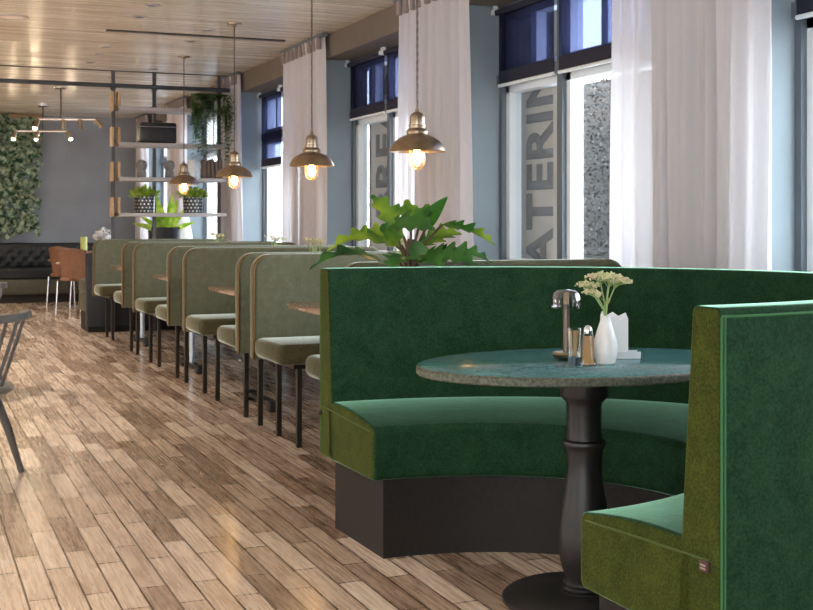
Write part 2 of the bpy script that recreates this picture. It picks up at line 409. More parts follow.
fars = [4.14 + PITCH*k for k in range(-2, 6)]       # far jambs of the windows
WLEN = 2.10
piers, lint, nich, sof = MB(), MB(), MB(), MB()
edges = [RY] + [v for f_ in fars for v in (f_-WLEN, f_)] + [BY]
for a, b in zip(edges[0::2], edges[1::2]):
    if b > BY: b = BY
    if a < b: piers.box(WX, NX+.12, a, b, 0, CZ-.2)
struct(piers.build('wall_right', 'pier', smooth=False))
struct(MB().box(WX-.004, NX+.14, RY, BY, CZ-.2, CZ).build('trim_1', 'beam', smooth=False))
for f_ in fars: nich.box(NX, NX+.12, f_-WLEN, min(f_, BY), 0, .88)
struct(nich.build('wall_sill', 'pier', smooth=False))
ZT, ZS = 2.07, .88
for i, f_ in enumerate(fars):
    y1 = f_; y0 = f_-WLEN
    if y1 > BY: continue
    wd = bpy.data.objects.new('window_%d' % (i+1), None); COL.objects.link(wd); wd.location = (NX, y1, 0); wd['kind'] = 'structure'
    ym = -.86 if abs(f_-9.74) < .1 else -.775              # mullion
    g = MB()
    g.box(0, .12, -.04, 0, ZS, CZ-.2); g.box(0, .12, -WLEN, -WLEN+.04, ZS, CZ-.2)
    g.box(.0, .12, ym-.03, ym+.03, ZS, CZ-.2); g.box(0, .12, -WLEN, 0, CZ-.25, CZ-.2); g.box(-.02, .12, -WLEN, 0, ZT-.035, ZT+.035)
    g.build('window_frame', 'greyframe', wd, smooth=False)
    sh = MB()
    for a, b in ((-WLEN+.04, ym-.03), (ym+.03, -.04)):
        for za, zb in ((ZS, ZT-.035), (ZT+.035, CZ-.25)):
            w = .045
            sh.box(.03, .115, a, a+w, za, zb); sh.box(.03, .115, b-w, b, za, zb)
            sh.box(.03, .115, a, b, za, za+w); sh.box(.03, .115, a, b, zb-w, zb)
    for yy in (ym/2, ym-.43, ym-.86): sh.box(.04, .11, yy-.035, yy+.035, ZT, CZ-.25)
    sh.build('sash', 'whitepaint', wd, smooth=False)
    MB().box(.075, .081, -WLEN+.04, -.04, ZS, CZ-.22).build('glass', 'glass', wd, smooth=False)
    MB().box(-.05, .1, -WLEN, 0, ZS-.03, ZS).build('window_sill', 'soffit', wd, smooth=False)
# ceiling trims
struct(MB().box(LX, WX, 12.80, 12.845, CZ-.006, CZ+.01).build('trim_2', plain('groove', (.03, .027, .025), .6), smooth=False))
tag(MB().box(1.52, 3.05, 10.08, 10.13, CZ-.012, CZ).build('ceiling_vent', plain('slot', (.05, .045, .04), .6), smooth=False), 'long thin slot vent set in the plank ceiling above the booths', 'vent')

# roller blinds
def blind(f_, a, b, zb, label):
    ro = thing('roller_blind', (NX-.04, f_, CZ-.2), label, 'blind', 'navy roller blinds')
    zt = -.045; ln = zb-(CZ-.2)
    MB().tube([(0, a, zt), (0, b, zt)], .019, 12).build('roller', 'blind_hem', ro)
    for y in (a, b): MB().tube([(-.03, y, zt), (.01, y, zt)], .017, 10).box(-.02, .01, y-.004, y+.004, zt, 0).build('bracket', 'whitepaint', ro)
    MB().box(.016, .018, a+.01, b-.01, ln+.09, zt).build('fabric', 'blind', ro, smooth=False)
    MB().box(.014, .020, a+.01, b-.01, ln+.012, ln+.09).build('hem', 'blind_hem', ro, smooth=False)
    MB().tube([(.017, a+.01, ln), (.017, b-.01, ln)], .011, 10).build('bottom_bar', 'whitepaint', ro)
    return ro
W = fars
k2 = W.index(min(W, key=lambda v: abs(v-6.94)))
blind(W[k2], -.76, -.03, 2.035, 'navy roller blind over the top of the window with the CATERING banner')
blind(W[k2], -2.07, -.80, 2.035, 'navy roller blind partly behind the sheer curtain, right of the CATERING window')
blind(W[k2+1], -.84, -.03, 2.035, 'navy roller blind above the BREAKFAST banner')
blind(W[k2+1], -2.07, -.88, 2.035, 'navy roller blind between the BREAKFAST banner and the sheer curtain behind the nearest pendant lamp')
blind(W[k2+2], -.79, -.03, 1.74, 'navy roller blind pulled lower in the far window left of the second pendant lamp')
blind(W[k2+2], -2.07, -.83, 1.74, 'navy roller blind hidden mostly behind the curtain at the second pendant lamp')
blind(W[k2-1], -.79, -.03, 2.035, 'navy roller blind at the right edge of the photo over the nearest window')

# curtains
def curtain(y0, y1, label, seed, top=CZ-.03):
    rnd = random.Random(seed); L = y1-y0
    ct = thing('sheer_curtain', (WX-.058, y0, 0), label, 'curtain', 'sheer curtains along the window wall')
    nu, nv = 150, 22; mb = MB(); rows = []
    ph = [rnd.uniform(0, 6.28) for _ in range(4)]
    for j in range(nv+1):
        v = j/nv; z = .04+(top-.04)*v
        narrow = 1-.055*(v**1.5)
        row = []
        for i in range(nu+1):
            u = i/nu
            y = L*(.5+(u-.5)*narrow)
            uu = u + .018*math.sin(5*u+ph[2]+2.5*v)
            a = .030*math.sin(2*PI*10*uu+ph[0]) + .014*math.sin(2*PI*17*uu+ph[1]+1.2*v) + .012*math.sin(2*PI*3.3*uu+ph[3]-v)
            a *= .9*(1.05-.35*v)
            if v > .96: a = a*1.2 - .012
            row.append(mb.bm.verts.new((a, y, z)))
        rows.append(row)
    for A, B in zip(rows, rows[1:]):
        for i in range(nu): mb.bm.faces.new((A[i], A[i+1], B[i+1], B[i]))
    mb.build('drape', 'curtain', ct)
    p0 = None
    for k in range(9):
        y = L*(.5+((k+.5)/9-.5)*.945)
        if p0 is None: p0 = MB().box(-.045, -.01, -.025, .025, top-.10, top, .008, 2).build('pleat', 'heading', ct); p = p0
        else: p = p0.copy(); COL.objects.link(p)
        p.location = (0, y, 0)
    MB().box(-.03, .015, -.01, L+.01, top, CZ-.002).build('rail', 'greyframe', ct, smooth=False)
curtain(3.95, 5.14, 'wide sheer white curtain right of the CATERING window, above the green sofa', 1)
curtain(6.77, 7.95, 'sheer curtain behind the nearest pendant lamp, between BREAKFAST and CATERING', 2)
curtain(9.56, 10.77, 'sheer curtain behind the second nearest pendant lamp', 3)
curtain(12.38, 13.33, 'sheer curtain beside the right end of the open shelving', 4)
curtain(14.98, 16.18, 'sheer curtain seen through the open shelving', 5)
curtain(17.58, 18.48, 'sheer curtain in the far corner behind the shelving', 6)

# ------------------------------------------------------------------ outside
struct(MB().box(NX+.3, 40, -20, 45, -.32, -.2).build('ground_outside', 'pavement', smooth=False))
def text_mesh(txt, name, parent, z0, z1, y_bot, y_top, x):
    """upright reading text turned to climb: letters' tops point to +Y, baseline at y_bot"""
    cu = bpy.data.curves.new(name, 'FONT'); cu.body = txt; cu.size = 1; cu.extrude = .0; cu.offset = .030; cu.space_character = 1.05
    t = bpy.data.objects.new('tmp_text', cu); COL.objects.link(t)
    dg = bpy.context.evaluated_depsgraph_get(); dg.update()
    me = bpy.data.meshes.new_from_object(t.evaluated_get(dg))
    bpy.data.objects.remove(t)
    xs = [v.co.x for v in me.vertices]; ys = [v.co.y for v in me.vertices]
    ax, bx_, ay, by_ = min(xs), max(xs), min(ys), max(ys)
    bm = bmesh.new(); bm.from_mesh(me)
    for v in bm.verts:
        u = (v.co.x-ax)/(bx_-ax); w = (v.co.y-ay)/(by_-ay)
        v.co = Vector((x, y_bot+(y_top-y_bot)*w, z0+(z1-z0)*u))
    g = bmesh.ops.extrude_face_region(bm, geom=bm.faces[:])
    bmesh.ops.translate(bm, vec=(-.004, 0, 0), verts=[e for e in g['geom'] if isinstance(e, bmesh.types.BMVert)])
    mb = MB(); mb.bm.free(); mb.bm = bm
    return mb.build(name, 'letter', parent, smooth=False)
def banner(txt, y0, y1, zb, zt, tz0, tz1, yb, yt, label):
    b = thing('banner', (NX+.165, y0, -.2), label, 'banner', 'upright lettered banners outside')
    w = y1-y0
    MB().box(0, .012, .03, w-.03, zb+.2, zt+.2).build('cloth', 'banner', b, smooth=False)
    for yy in (.015, w-.015):
        MB().box(-.012, .024, yy-.015, yy+.015, 0, zt+.2).build('upright', 'banner_edge', b, smooth=False)
    text_mesh(txt, 'lettering', b, tz0+.2, tz1+.2, yb-y0, yt-y0, -.004)
banner('CATERING', 6.43, 7.00, .3, 3.1, .592, 2.439, 6.52, 6.87, 'taupe banner lettered CATERING seen through the large middle window')
banner('BREAKFAST', 9.10, 9.72, .3, 3.6, 1.20, 3.46, 9.17, 9.57, 'taupe banner lettered BREAKFAST seen in the window behind the nearest pendant lamp')
def leaf_cloud(mb, fn, n, size, rnd):
    for _ in range(n):
        c = fn()
        d = Vector((rnd.gauss(0, 1), rnd.gauss(0, 1), rnd.gauss(0, .8))).normalized(); up = Vector((rnd.gauss(0, 1), rnd.gauss(0, 1), rnd.gauss(0, 1)))
        s_ = size*rnd.uniform(.6, 1.3); sd = d.cross(up)
        if sd.length < 1e-3: continue
        sd.normalize(); c = Vector(c)
        v = [mb.bm.verts.new(p) for p in (c-d*s_*.5, c+sd*s_*.3, c+d*s_*.5, c-sd*s_*.3)]
        mb.bm.faces.new(v)
rn = random.Random(3)
hg = MB(); leaf_cloud(hg, lambda: (7.3+rn.gauss(0, .30), rn.uniform(9.6, 14.8), 3.0*rn.random()-.2+rn.gauss(0, .08)), 36000, .04, rn)
hg.box(7.2, 7.5, 9.6, 14.8, -.2, 2.75)
tag(hg.build('hedge', 'hedge', smooth=False), 'dark bare hedge outside beyond the CATERING window', 'hedge', kind='stuff')

# ------------------------------------------------------------------ half-round green sofa
SX, SY = 1.49, 3.18
def arc_pts(a, b, n=48, x0=0.0, t0=90., t1=-90.):
    return [(a*math.cos(R(t0+(t1-t0)*i/n)), b*math.sin(R(t0+(t1-t0)*i/n))) for i in range(n+1)]
def sweep(mb, prof, n=56, inset=0.0, bulge=None):
    """prof: closed list of (a, b, z): elliptical half sweep of a cross-section, capped at both ends"""
    rings = []
    for i in range(n+1):
        t = R(90-180*i/n)
        rings.append([mb.bm.verts.new((a*math.cos(t)+inset, b*math.sin(t), z)) for a, b, z in prof])
    k = len(prof)
    for A, B in zip(rings, rings[1:]):
        for q in range(k): mb.bm.faces.new((A[q], A[(q+1) % k], B[(q+1) % k], B[q]))
    e1 = mb.bm.faces.new(rings[0][::-1]); e2 = mb.bm.faces.new(rings[-1])
    e1.material_index = e2.material_index = 1
    return rings
def rprof(ai, bi, ao, bo, z0, z1, r, seg=5, crown=0.0, r_bot=None, slope=0.0, lean=0.0):
    """rounded rectangle cross-section between inner and outer ellipse"""
    rb = r if r_bot is None else r_bot
    w = 1.0; pts = []
    Wd = ao-ai
    def add(s_, z):
        k = (1-s_/Wd)*lean*((z-z0)/(z1-z0)-.6)
        z2 = z+slope*(s_/Wd)*((z-z0)/(z1-z0)) ; pts.append((ai+s_+k, bi+(bo-bi)*s_/Wd+k, z2))
    for q in range(seg+1):
        t = PI/2*q/seg; add(rb-rb*math.sin(t+0)*1 if False else rb*(1-math.cos(PI/2-t)) if False else rb*(1-math.sin(t)), z0+rb*(1-math.cos(t)))
    for q in range(seg+1):
        t = PI/2*q/seg; add(r*(1-math.cos(t)), z1-r+r*math.sin(t))
    if crown:
        for q in range(1, 6): add(r+(Wd-2*r)*q/6, z1+crown*math.sin(PI*q/6))
    for q in range(seg+1):
        t = PI/2*q/seg; add(Wd-r*(1-math.sin(t)), z1-r+r*math.cos(t))
    for q in range(seg+1):
        t = PI/2*q/seg; add(Wd-rb*(1-math.cos(t)), z0+rb-rb*math.sin(t))
    return pts
sofa = thing('half_round_sofa', (SX, SY, 0), 'large half-round green velvet banquette curving around the round marble table', 'sofa')
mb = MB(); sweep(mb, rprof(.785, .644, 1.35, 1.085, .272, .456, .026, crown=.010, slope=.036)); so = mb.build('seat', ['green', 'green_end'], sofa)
md = so.modifiers.new('b', 'BEVEL'); md.width = .013; md.segments = 4; md.limit_method = 'ANGLE'; md.angle_limit = R(60)
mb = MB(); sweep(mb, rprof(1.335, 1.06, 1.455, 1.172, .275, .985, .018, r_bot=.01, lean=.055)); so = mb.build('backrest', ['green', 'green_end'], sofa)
md = so.modifiers.new('b', 'BEVEL'); md.width = .006; md.segments = 3; md.limit_method = 'ANGLE'; md.angle_limit = R(60)
mb = MB(); sweep(mb, [(.80, .665, 0), (.80, .665, .274), (1.36, 1.125, .274), (1.36, 1.125, 0)], inset=.045); mb.build('plinth', ['plinth', 'plinth'], sofa)
# double piping at the outer edges of both back ends and along the top seam
def end_piping(sgn):
    pm = MB()
    for off in (.000, .008):
        b_ = 1.174
        pm.tube([(.003+off, sgn*b_, .28), (.003+off, sgn*b_, .60), (.003+off, sgn*b_, .966)], .0026, 6)
    pm.tube([(.004+x, sgn*b2, .967) for x, b2 in [(xx, 1.1725*math.sqrt(max(0, 1-((xx+.004)/1.455)**2))) for xx in [i*.05 for i in range(27)]]], .003, 6)
    pm.build('piping', 'green_piping', sofa)
end_piping(-1); end_piping(1)
for sgn in (-1, 1):
    MB().tube([(-.001, sgn*.675, .440), (-.001, sgn*.9, .452), (-.001, sgn*1.14, .462)], .0028, 6).build('seat_seam', 'seam', sofa)
MB().box(-.008, .001, -1.142, -1.114, .436, .461, .002, 2).build('fabric_tag', 'tag', sofa)
tg = MB(); tg.box(-.0095, -.008, -1.136, -1.120, .450, .453); tg.box(-.0095, -.008, -1.136, -1.120, .443, .446); tg.build('fabric_tag_stripe', 'tagline', sofa, smooth=False)
MB().ball((-.004, 1.155, .437), .010, 2).build('stud', 'black', sofa)

sofa.rotation_euler = (0, 0, R(1.8))
# ------------------------------------------------------------------ round table
TX, TY = 1.912, 3.18
tb = thing('pedestal_table', (TX, TY, 0), 'oval green marble table on a turned black pedestal inside the half-round sofa', 'table')
TA, TB, TZ = .535, .378, .735
n = 96; mb = MB()
def ell(a, b, z): return [mb.bm.verts.new((a*math.cos(2*PI*i/n), b*math.sin(2*PI*i/n), z)) for i in range(n)]
rg = [ell(TA-.006, TB-.006, TZ), ell(TA-.001, TB-.001, TZ-.004), ell(TA, TB, TZ-.008), ell(TA, TB, TZ-.022), ell(TA-.004, TB-.004, TZ-.026)]
top = mb.bm.faces.new(rg[0]); bot = mb.bm.faces.new(rg[-1][::-1])
for A, B in zip(rg, rg[1:]):
    for i in range(n):
        f = mb.bm.faces.new((A[i], B[i], B[(i+1) % n], A[(i+1) % n]))
        f.material_index = 1
mb.build('tabletop', ['marble', 'marble_edge'], tb)
ped = [(0, .022), (.062, .022), (.070, .028), (.070, .036), (.060, .040), (.066, .045), (.066, .051), (.058, .055), (.062, .059), (.062, .065), (.055, .069), (.058, .078), (.068, .105), (.078, .15), (.081, .19), (.079, .23), (.071, .29), (.060, .35), (.053, .40), (.0525, .43), (.057, .46), (.060, .472), (.066, .478), (.068, .485), (.066, .492), (.054, .497), (.053, .51), (.053, .60), (.057, .612), (.071, .625), (.074, .632), (.074, .709), (0, .709)]
MB().lathe(ped, 48).build('pedestal', 'black', tb)
MB().lathe([(0, 0), (.245, 0), (.25, .004), (.25, .014), (.24, .022), (.10, .034), (.0, .036)], 64).build('base_plate', 'black', tb)

# things on the marble table -------------------------------------------------
def on(px, depth_off=0):  # helper for table coordinates relative to table centre along the view's right/away axes
    s_, c_ = .3843, .9232
    return (TX + c_*px + s_*depth_off, TY - s_*px + c_*depth_off, TZ)
# cordless lamp
l = thing('table_lamp', on(-.047, .055), 'small cordless table lamp with clear dome shade on the marble table', 'lamp')
MB().lathe([(0, 0), (.030, 0), (.040, .006), (.044, .016), (.040, .022), (.012, .020), (0, .020)], 32).build('base', 'pewter', l)
MB().lathe([(0, .018), (.0105, .018), (.0095, .170), (0, .172)], 20).build('stem', plain('bronze', (.15, .115, .095), .35, metal=.8), l)
MB().lathe([(0, .170), (.0085, .170), (.0085, .205), (0, .208)], 16).build('light_tube', plain('warm_tube', (.55, .36, .22), .4), l)
MB().lathe([(.044, .158), (.0455, .162), (.0455, .184), (.040, .203), (.028, .213), (0, .216)], 36).build('shade', 'smoke', l)
# toothpick glass
g = thing('toothpick_glass', on(-.047, -.12), 'small clear glass holding toothpicks on the marble table', 'glass')
MB().lathe([(0, 0), (.017, 0), (.018, .003), (.0215, .111), (.020, .111), (.0165, .016), (0, .014)], 24).build('glass_wall', 'clear', g)
MB().lathe([(0, .001), (.0165, .001), (.0175, .026), (0, .027)], 20).build('glass_foot', plain('dark_glass_foot', (.05, .07, .09), .1), g)
bx = None; gp = on(-.047, -.12)
for i in range(16):
    a = i*2.4; r0 = .003+.009*((i*7) % 5)/5; r1 = r0+.004
    if bx is None:
        bx = MB().tube([(0, 0, 0), (0, 0, .003), (0, 0, .070), (0, 0, .076)], [.0003, .0012, .0012, .0003], 6).build('toothpick', 'toothpick')
        o = tag(bx, 'wooden toothpick standing in the small clear glass', 'toothpick', 'toothpicks in the glass')
    else:
        o = bx.copy(); COL.objects.link(o)
    o.location = (gp[0]+r0*math.cos(a), gp[1]+r0*math.sin(a), TZ+.0285)
    o.rotation_euler = (-.10*math.sin(a), .10*math.cos(a), 0)
# shaker
s = thing('pepper_shaker', on(-.005, -.11), 'glass spice shaker with chrome cap between toothpick glass and white vase', 'shaker')
MB().lathe([(0, 0), (.030, 0), (.031, .004), (.027, .018), (.0175, .080), (.0145, .096), (0, .096)], 12).build('glass_body', 'clear', s)
MB().lathe([(0, .004), (.020, .004), (.0185, .016), (.0135, .086), (0, .086)], 16).build('spice', 'spice', s)
MB().lathe([(.0135, .094), (.0138, .099), (.0132, .107), (.010, .114), (.005, .118), (0, .119)], 20).build('cap', 'chrome', s)
# vase
vp = on(.053, -.075)
MBv = MB().lathe([(0, 0), (.024, 0), (.029, .003), (.036, .026), (.0375, .045), (.034, .072), (.025, .102), (.0175, .124), (.0145, .138), (.0155, .145), (.0135, .145), (.0115, .137), (.014, .122), (.030, .056), (.0, .010)], 40)
tag(MBv.build('vase', 'white', loc=vp), 'white teardrop vase of sedum on the marble table', 'vase')
# sedum stems
def sedum_stem(rnd, h, lean, headr):
    """returns two MBs (stem, head); base at origin"""
    st, hd = MB(), MB()
    pts = [Vector((0, 0, 0)), Vector((lean[0]*.12, lean[1]*.12, h*.42)), Vector((lean[0]*.6, lean[1]*.6, h*.75)), Vector((lean[0]*.8, lean[1]*.8, h*.86))]
    st.tube(pts, .0022, 6)
    br = pts[-1]
    for k in range(14):
        a = k*2.399; rr = 1.2*headr*math.sqrt((k+.4)/14)
        tip = Vector((lean[0]+rr*math.cos(a), lean[1]+rr*math.sin(a), h-.35*rr+rnd.uniform(-.003, .003)))
        st.tube([pts[2].lerp(br, rnd.random()), tip], .0011, 5)
        for q in range(13):
            hd.ball(tip+Vector((rnd.gauss(0, .0065), rnd.gauss(0, .0065), rnd.gauss(0, .003)+.002)), rnd.uniform(.0022, .004), 1)
    leaf(st, pts[1], pts[1]+Vector((.015*(1 if lean[0] > 0 else -1), .004, .016)), .012, n=6)
    return st, hd
rnd = random.Random(5)
specs = [((-.052, .0), .125, .026), ((-.020, .012), .152, .028), ((.012, -.008), .150, .026), ((.042, .008), .138, .027), ((-.045, -.018), .100, .018), ((.020, .022), .142, .024)]
for i, (ln, h, hr) in enumerate(specs):
    s_, c_ = .3843, .9232
    lw_ = (c_*ln[0]+s_*ln[1], -s_*ln[0]+c_*ln[1])
    st, hd = sedum_stem(rnd, h, lw_, hr)
    pos = ['leaning furthest left', 'standing left of the middle, tallest', 'standing right of the middle', 'leaning furthest right', 'drooping low on the left', 'at the back of the bunch'][i]
    t = thing('sedum_flower', (vp[0], vp[1], vp[2]+.118), 'pale pink sedum flower in the white vase, ' + pos, 'flower', 'sedum in the vase on the marble table')
    st.build('stem', 'stem', t); hd.build('blossom', 'sedum', t)
# napkins in a clear holder
npos = on(.105, .075)
hold = thing('napkin_holder', npos, 'low clear holder of white napkins behind the vase', 'holder', rz=-.35)
MB().box(-.048, .078, -.026, .026, 0, .006, .002, 2).box(-.048, .078, -.026, -.022, .006, .022).box(-.048, .078, .022, .026, .006, .022).build('tray', 'tray_clear', hold)
nm = [None]
for i, (dy, h) in enumerate([(-.015, .128), (-.0075, .138), (0, .120), (.0075, .134), (.015, .126)]):
    a0 = random.Random(i)
    poly = [(-.040, 0), (.040, 0), (.040, h-.012+a0.uniform(-.006, .004)), (.034, h-.002), (.012, h-.018+a0.uniform(-.008, .008)), (-.006, h), (-.026, h-.010), (-.040, h+.006*a0.random())]
    o = MB().prism(poly, 'y', -.003, .003).build('napkin', 'napkin', loc=(npos[0]+dy*.3429, npos[1]+dy*.939, TZ+.0065)); o.rotation_euler = (0, 0, -.35)
    tag(o, 'white paper napkin standing in the clear holder', 'napkin', 'napkins in the holder')

# ------------------------------------------------------------------ booth benches
BX0, BX1 = 1.73, 3.165
BL = BX1-BX0
def round_rect(w, z0, z1, r, seg=7):
    p = [(0, z0)]
    for q in range(seg+1):
        t = PI/2*q/seg; p.append((r-r*math.cos(t), z1-r+r*math.sin(t)))
    for q in range(seg+1):
        t = PI/2*q/seg; p.append((w-r+r*math.sin(t), z1-r+r*math.cos(t)))
    p.append((w, z0)); return p
def make_bench(s, y, label, brace=0):
    """s=+1 faces away (+Y), s=-1 faces the camera; y = rear face of the backrest"""
    b = thing('booth_bench', (BX0, y, 0), label, 'bench', 'olive booth benches')
    rr = round_rect(BL, .415, .985, .095)
    o = MB().prism(rr, 'y', min(0, s*.10), max(0, s*.10)).build('backrest', 'olive', b)
    md = o.modifiers.new('b', 'BEVEL'); md.width = .022; md.segments = 4; md.limit_method = 'ANGLE'; md.angle_limit = R(50)
    mb = MB(); mb.box(0, BL, *sorted((s*.09, s*.55)), .43, .535, .038, 5)
    mb.build('seat', 'olive_seat', b)
    pm = MB()
    k_ = len(rr)//2-1; yy = s*.098 if s < 0 else .002
    pm.tube([(u-.002, yy, v) for u, v in rr[:k_]], [.0085]*(k_-4)+[.007, .0055, .004, .002], 6)
    pm.build('piping', 'brown_piping', b)
    MB().box(.10, BL-.10, *sorted((s*.06, s*.50)), .405, .432).build('seat_frame', 'leg', b, smooth=False)
    for x in (.13, BL-.13):
        for yy in ((.02, .33) if s > 0 else (-.13, -.49)):
            MB().box(x-.014, x+.014, yy-.014, yy+.014, 0, .41, .003, 1).build('leg', 'leg', b)
    if brace: MB().box(.09, BL-.06, -brace+.004, -.004, .40, .76).build('back_panel', 'black', b, smooth=False)
    return b
away = [4.87, 6.62, 8.58, 10.56]
us = [6.40, 8.15, 10.10, 12.45]
nth = ['nearest the green sofa', 'second from the green sofa', 'third from the green sofa', 'at the far end of the booth row']
make_bench(1, away[0], 'olive bench facing away right behind the green sofa, only its seat corner and leg showing')
for i in range(3):
    make_bench(1, away[i+1], 'olive bench facing away, back to back with the camera-facing bench ' + nth[i], away[i+1]-us[i])
for i in range(4):
    make_bench(-1, us[i], 'camera-facing olive velvet booth bench ' + nth[i])

# booth tables
def make_table(y, label, w=.66):
    t = thing('booth_table', (1.81, y, 0), label, 'table', 'booth tables')
    MB().box(0, 1.27, -w/2, w/2, .716, .744, .003, 2).build('tabletop', 'wood_top', t)
    for x in (.26, 1.02):
        MB().lathe([(0, .04), (.021, .04), (.021, .702), (0, .702)], 20, loc=(x, 0, 0)).build('post', 'steel', t)
        fo = MB(); fo.box(x-.028, x+.028, -.29, .29, .03, .058, .006, 2); fo.build('foot', 'black', t)
        for yy in (-.27, .27): MB().box(x-.036, x+.036, yy-.045, yy+.045, 0, .064, .006, 2).build('foot_pad', 'black', t)
        MB().box(x-.06, x+.06, -.25, .25, .70, .717).build('bracket', 'black', t, smooth=False)
    return t
ty = [5.63, 7.37, 9.36, 11.52]
tl = ['wooden booth table nearest the green sofa', 'wooden booth table second from the green sofa', 'wooden booth table third from the green sofa', 'wooden booth table at the far end of the booths']
for y, lb in zip(ty, tl): make_table(y, lb)
# vases of sedum on booth tables (only the blossoms rise above the backs)
proto_v = None
for (x, y, zz, lb) in [(2.33, 5.66, .08, 'nearest the green sofa'), (2.42, 7.36, .06, 'second from the green sofa'), (2.75, 9.36, .05, 'third from the green sofa'), (2.80, 11.55, .05, 'at the far end')]:
    v_ = MB().lathe([(0, 0), (.03, 0), (.038, .02), (.034, .06), (.018, .11), (.016, .14), (.012, .14), (.012, .02), (0, .01)], 24).build('vase', 'white', loc=(x, y, .744))
    tag(v_, 'small white vase on the booth table ' + lb, 'vase')
    t = thing('sedum_flower', (x, y, .744+.03), 'pale green sedum in the vase on the booth table ' + lb, 'flower')
    st, hd = MB(), MB()
    for k, (dx, dy) in enumerate([(-.04, 0), (.0, .02), (.045, -.01), (.02, .03)]):
        top_ = .22+zz-.01*k
        st.tube([(0, 0, 0), (dx*.3, dy*.3, .12), (dx, dy, top_)], .0025, 5)
        for q in range(26): hd.ball((dx+rnd.gauss(0, .018), dy+rnd.gauss(0, .018), top_+rnd.gauss(0, .006)), rnd.uniform(.004, .008), 1)
        leaf(st, (dx*.5, dy*.5, .14), (dx*1.6, dy*1.6, top_-.02), .025, n=6)
    st.build('stem', 'stem', t); hd.build('blossom', 'sedum', t)

# ------------------------------------------------------------------ pendant lamps
def make_pendant(loc, label):
    p = thing('pendant_lamp', loc, label, 'lamp', 'pendant lamps over the booths')
    MB().lathe([(.144, 0), (.147, .003), (.142, .018), (.132, .037), (.115, .056), (.092, .072), (.068, .083), (.055, .088), (.054, .090), (.050, .088), (.064, .080), (.089, .068), (.111, .053), (.128, .035), (.138, .016), (.142, .0)], 48).build('shade', 'pewter', p)
    MB().lathe([(.052, .086), (.056, .092), (.056, .106), (.050, .116), (.042, .121), (.042, .128), (.046, .130), (.046, .136), (.039, .139), (.039, .178), (.035, .190), (.026, .199), (.012, .206), (.010, .222), (0, .224)], 36).build('socket_housing', 'pewter', p)
    MB().lathe([(.040, .012), (.040, -.035), (.034, -.062), (.02, -.080), (0, -.086)], 28).build('glass_cover', 'globe', p)
    cg = MB()
    for a in (0, PI/2):
        pts = [(.043*math.cos(q)*math.cos(a), .043*math.cos(q)*math.sin(a), -.045-.045*math.sin(q)) for q in [PI*i/14 for i in range(15)]]
        pts = [(.043*math.cos(a), .043*math.sin(a), .02)] + pts + [(-.043*math.cos(a), -.043*math.sin(a), .02)]
        cg.tube(pts, .0022, 6)
    cg.build('cage', 'pewter', p)
    MB().lathe([(0, .03), (.012, .02), (.02, -.005), (.026, -.028), (.022, -.050), (.010, -.062), (0, -.064)], 20).build('bulb', 'bulb', p)
    H_ = CZ-loc[2]
    ch = MB(); z = .228; k = 0
    while z < H_-.03:
        ch.torus(Matrix.Translation((0, 0, z+.008)) @ Matrix.Rotation(PI/2*(k % 2)+.5, 4, 'Z') @ Matrix.Rotation(PI/2, 4, 'X') @ Matrix.Diagonal((.7, 1.4, 1, 1)), .009, .0018, 10, 5)
        z += .0205; k += 1
    ch.tube([(.003*math.sin(i*1.3), .003*math.cos(i*1.3), .22+(H_-.24)*i/60) for i in range(61)], .0022, 6)
    ch.build('chain', 'chain', p)
    MB().lathe([(0, H_-.032), (.012, H_-.03), (.02, H_-.018), (.055, H_-.012), (.058, H_), (0, H_)], 28).build('ceiling_canopy', 'pewter', p)
    return p
lamps = [(2.42, 5.67), (2.42, 7.41), (2.42, 9.40), (2.455, 11.46)]
pl = ['nearest and largest aged metal pendant lamp on a chain, against the curtain', 'second nearest aged metal pendant lamp, over the second booth table', 'third aged metal pendant lamp, in front of the end of the shelving', 'farthest aged metal pendant lamp, in front of the dotted plant pots']
P0 = None
for (x, y), lb in zip(lamps, pl):
    if P0 is None: P0 = make_pendant((x, y, 1.52), lb)
    else: dup(P0, (x, y, 1.52), lb)

# ------------------------------------------------------------------ ceiling downlights
def downlight(x, y, label, r=.055, lit=False):
    d = thing('ceiling_downlight', (x, y, CZ), label, 'downlight', 'recessed downlights in the plank ceiling')
    MB().lathe([(r*.8, -.004), (r*.85, -.008), (r*1.15, -.006), (r*1.18, 0), (r*.8, 0)], 28).build('trim_ring', 'shelf', d)
    MB().lathe([(0, -.0035), (r*.8, -.0035), (r*.8, -.001), (0, -.001)], 28).build('lens', 'shade_white' if lit else 'dl_off', d)
dls = [(12, 17, 'large pale disc light in the ceiling at the upper left corner', .11, True), (153, 5, 'small downlight at the top edge of the ceiling', .05, False), (139.5, 16.6, 'small downlight just above the long slot vent, left one', .05, False),
       (208.6, 30, 'small downlight just above the slot vent on its right', .05, False), (191, 41, 'small downlight just below the slot vent', .05, False), (106, 46.5, 'largest of three downlights in a slanting row below the slot vent', .05, False),
       (98, 54, 'middle of three downlights in a slanting row', .045, False), (90, 62, 'last of three downlights in a slanting row, by the ceiling groove', .045, False), (153, 69, 'small downlight beside the ceiling groove near the last pendant', .045, False)]
for px, py, lb, r_, lit in dls:
    d_ = 1200*(CZ-1.16)/(222-py); q = (px-406.5)/1200
    downlight(d_*(.3843+.9232*q), d_*(.9232-.3843*q), lb, r_, lit)

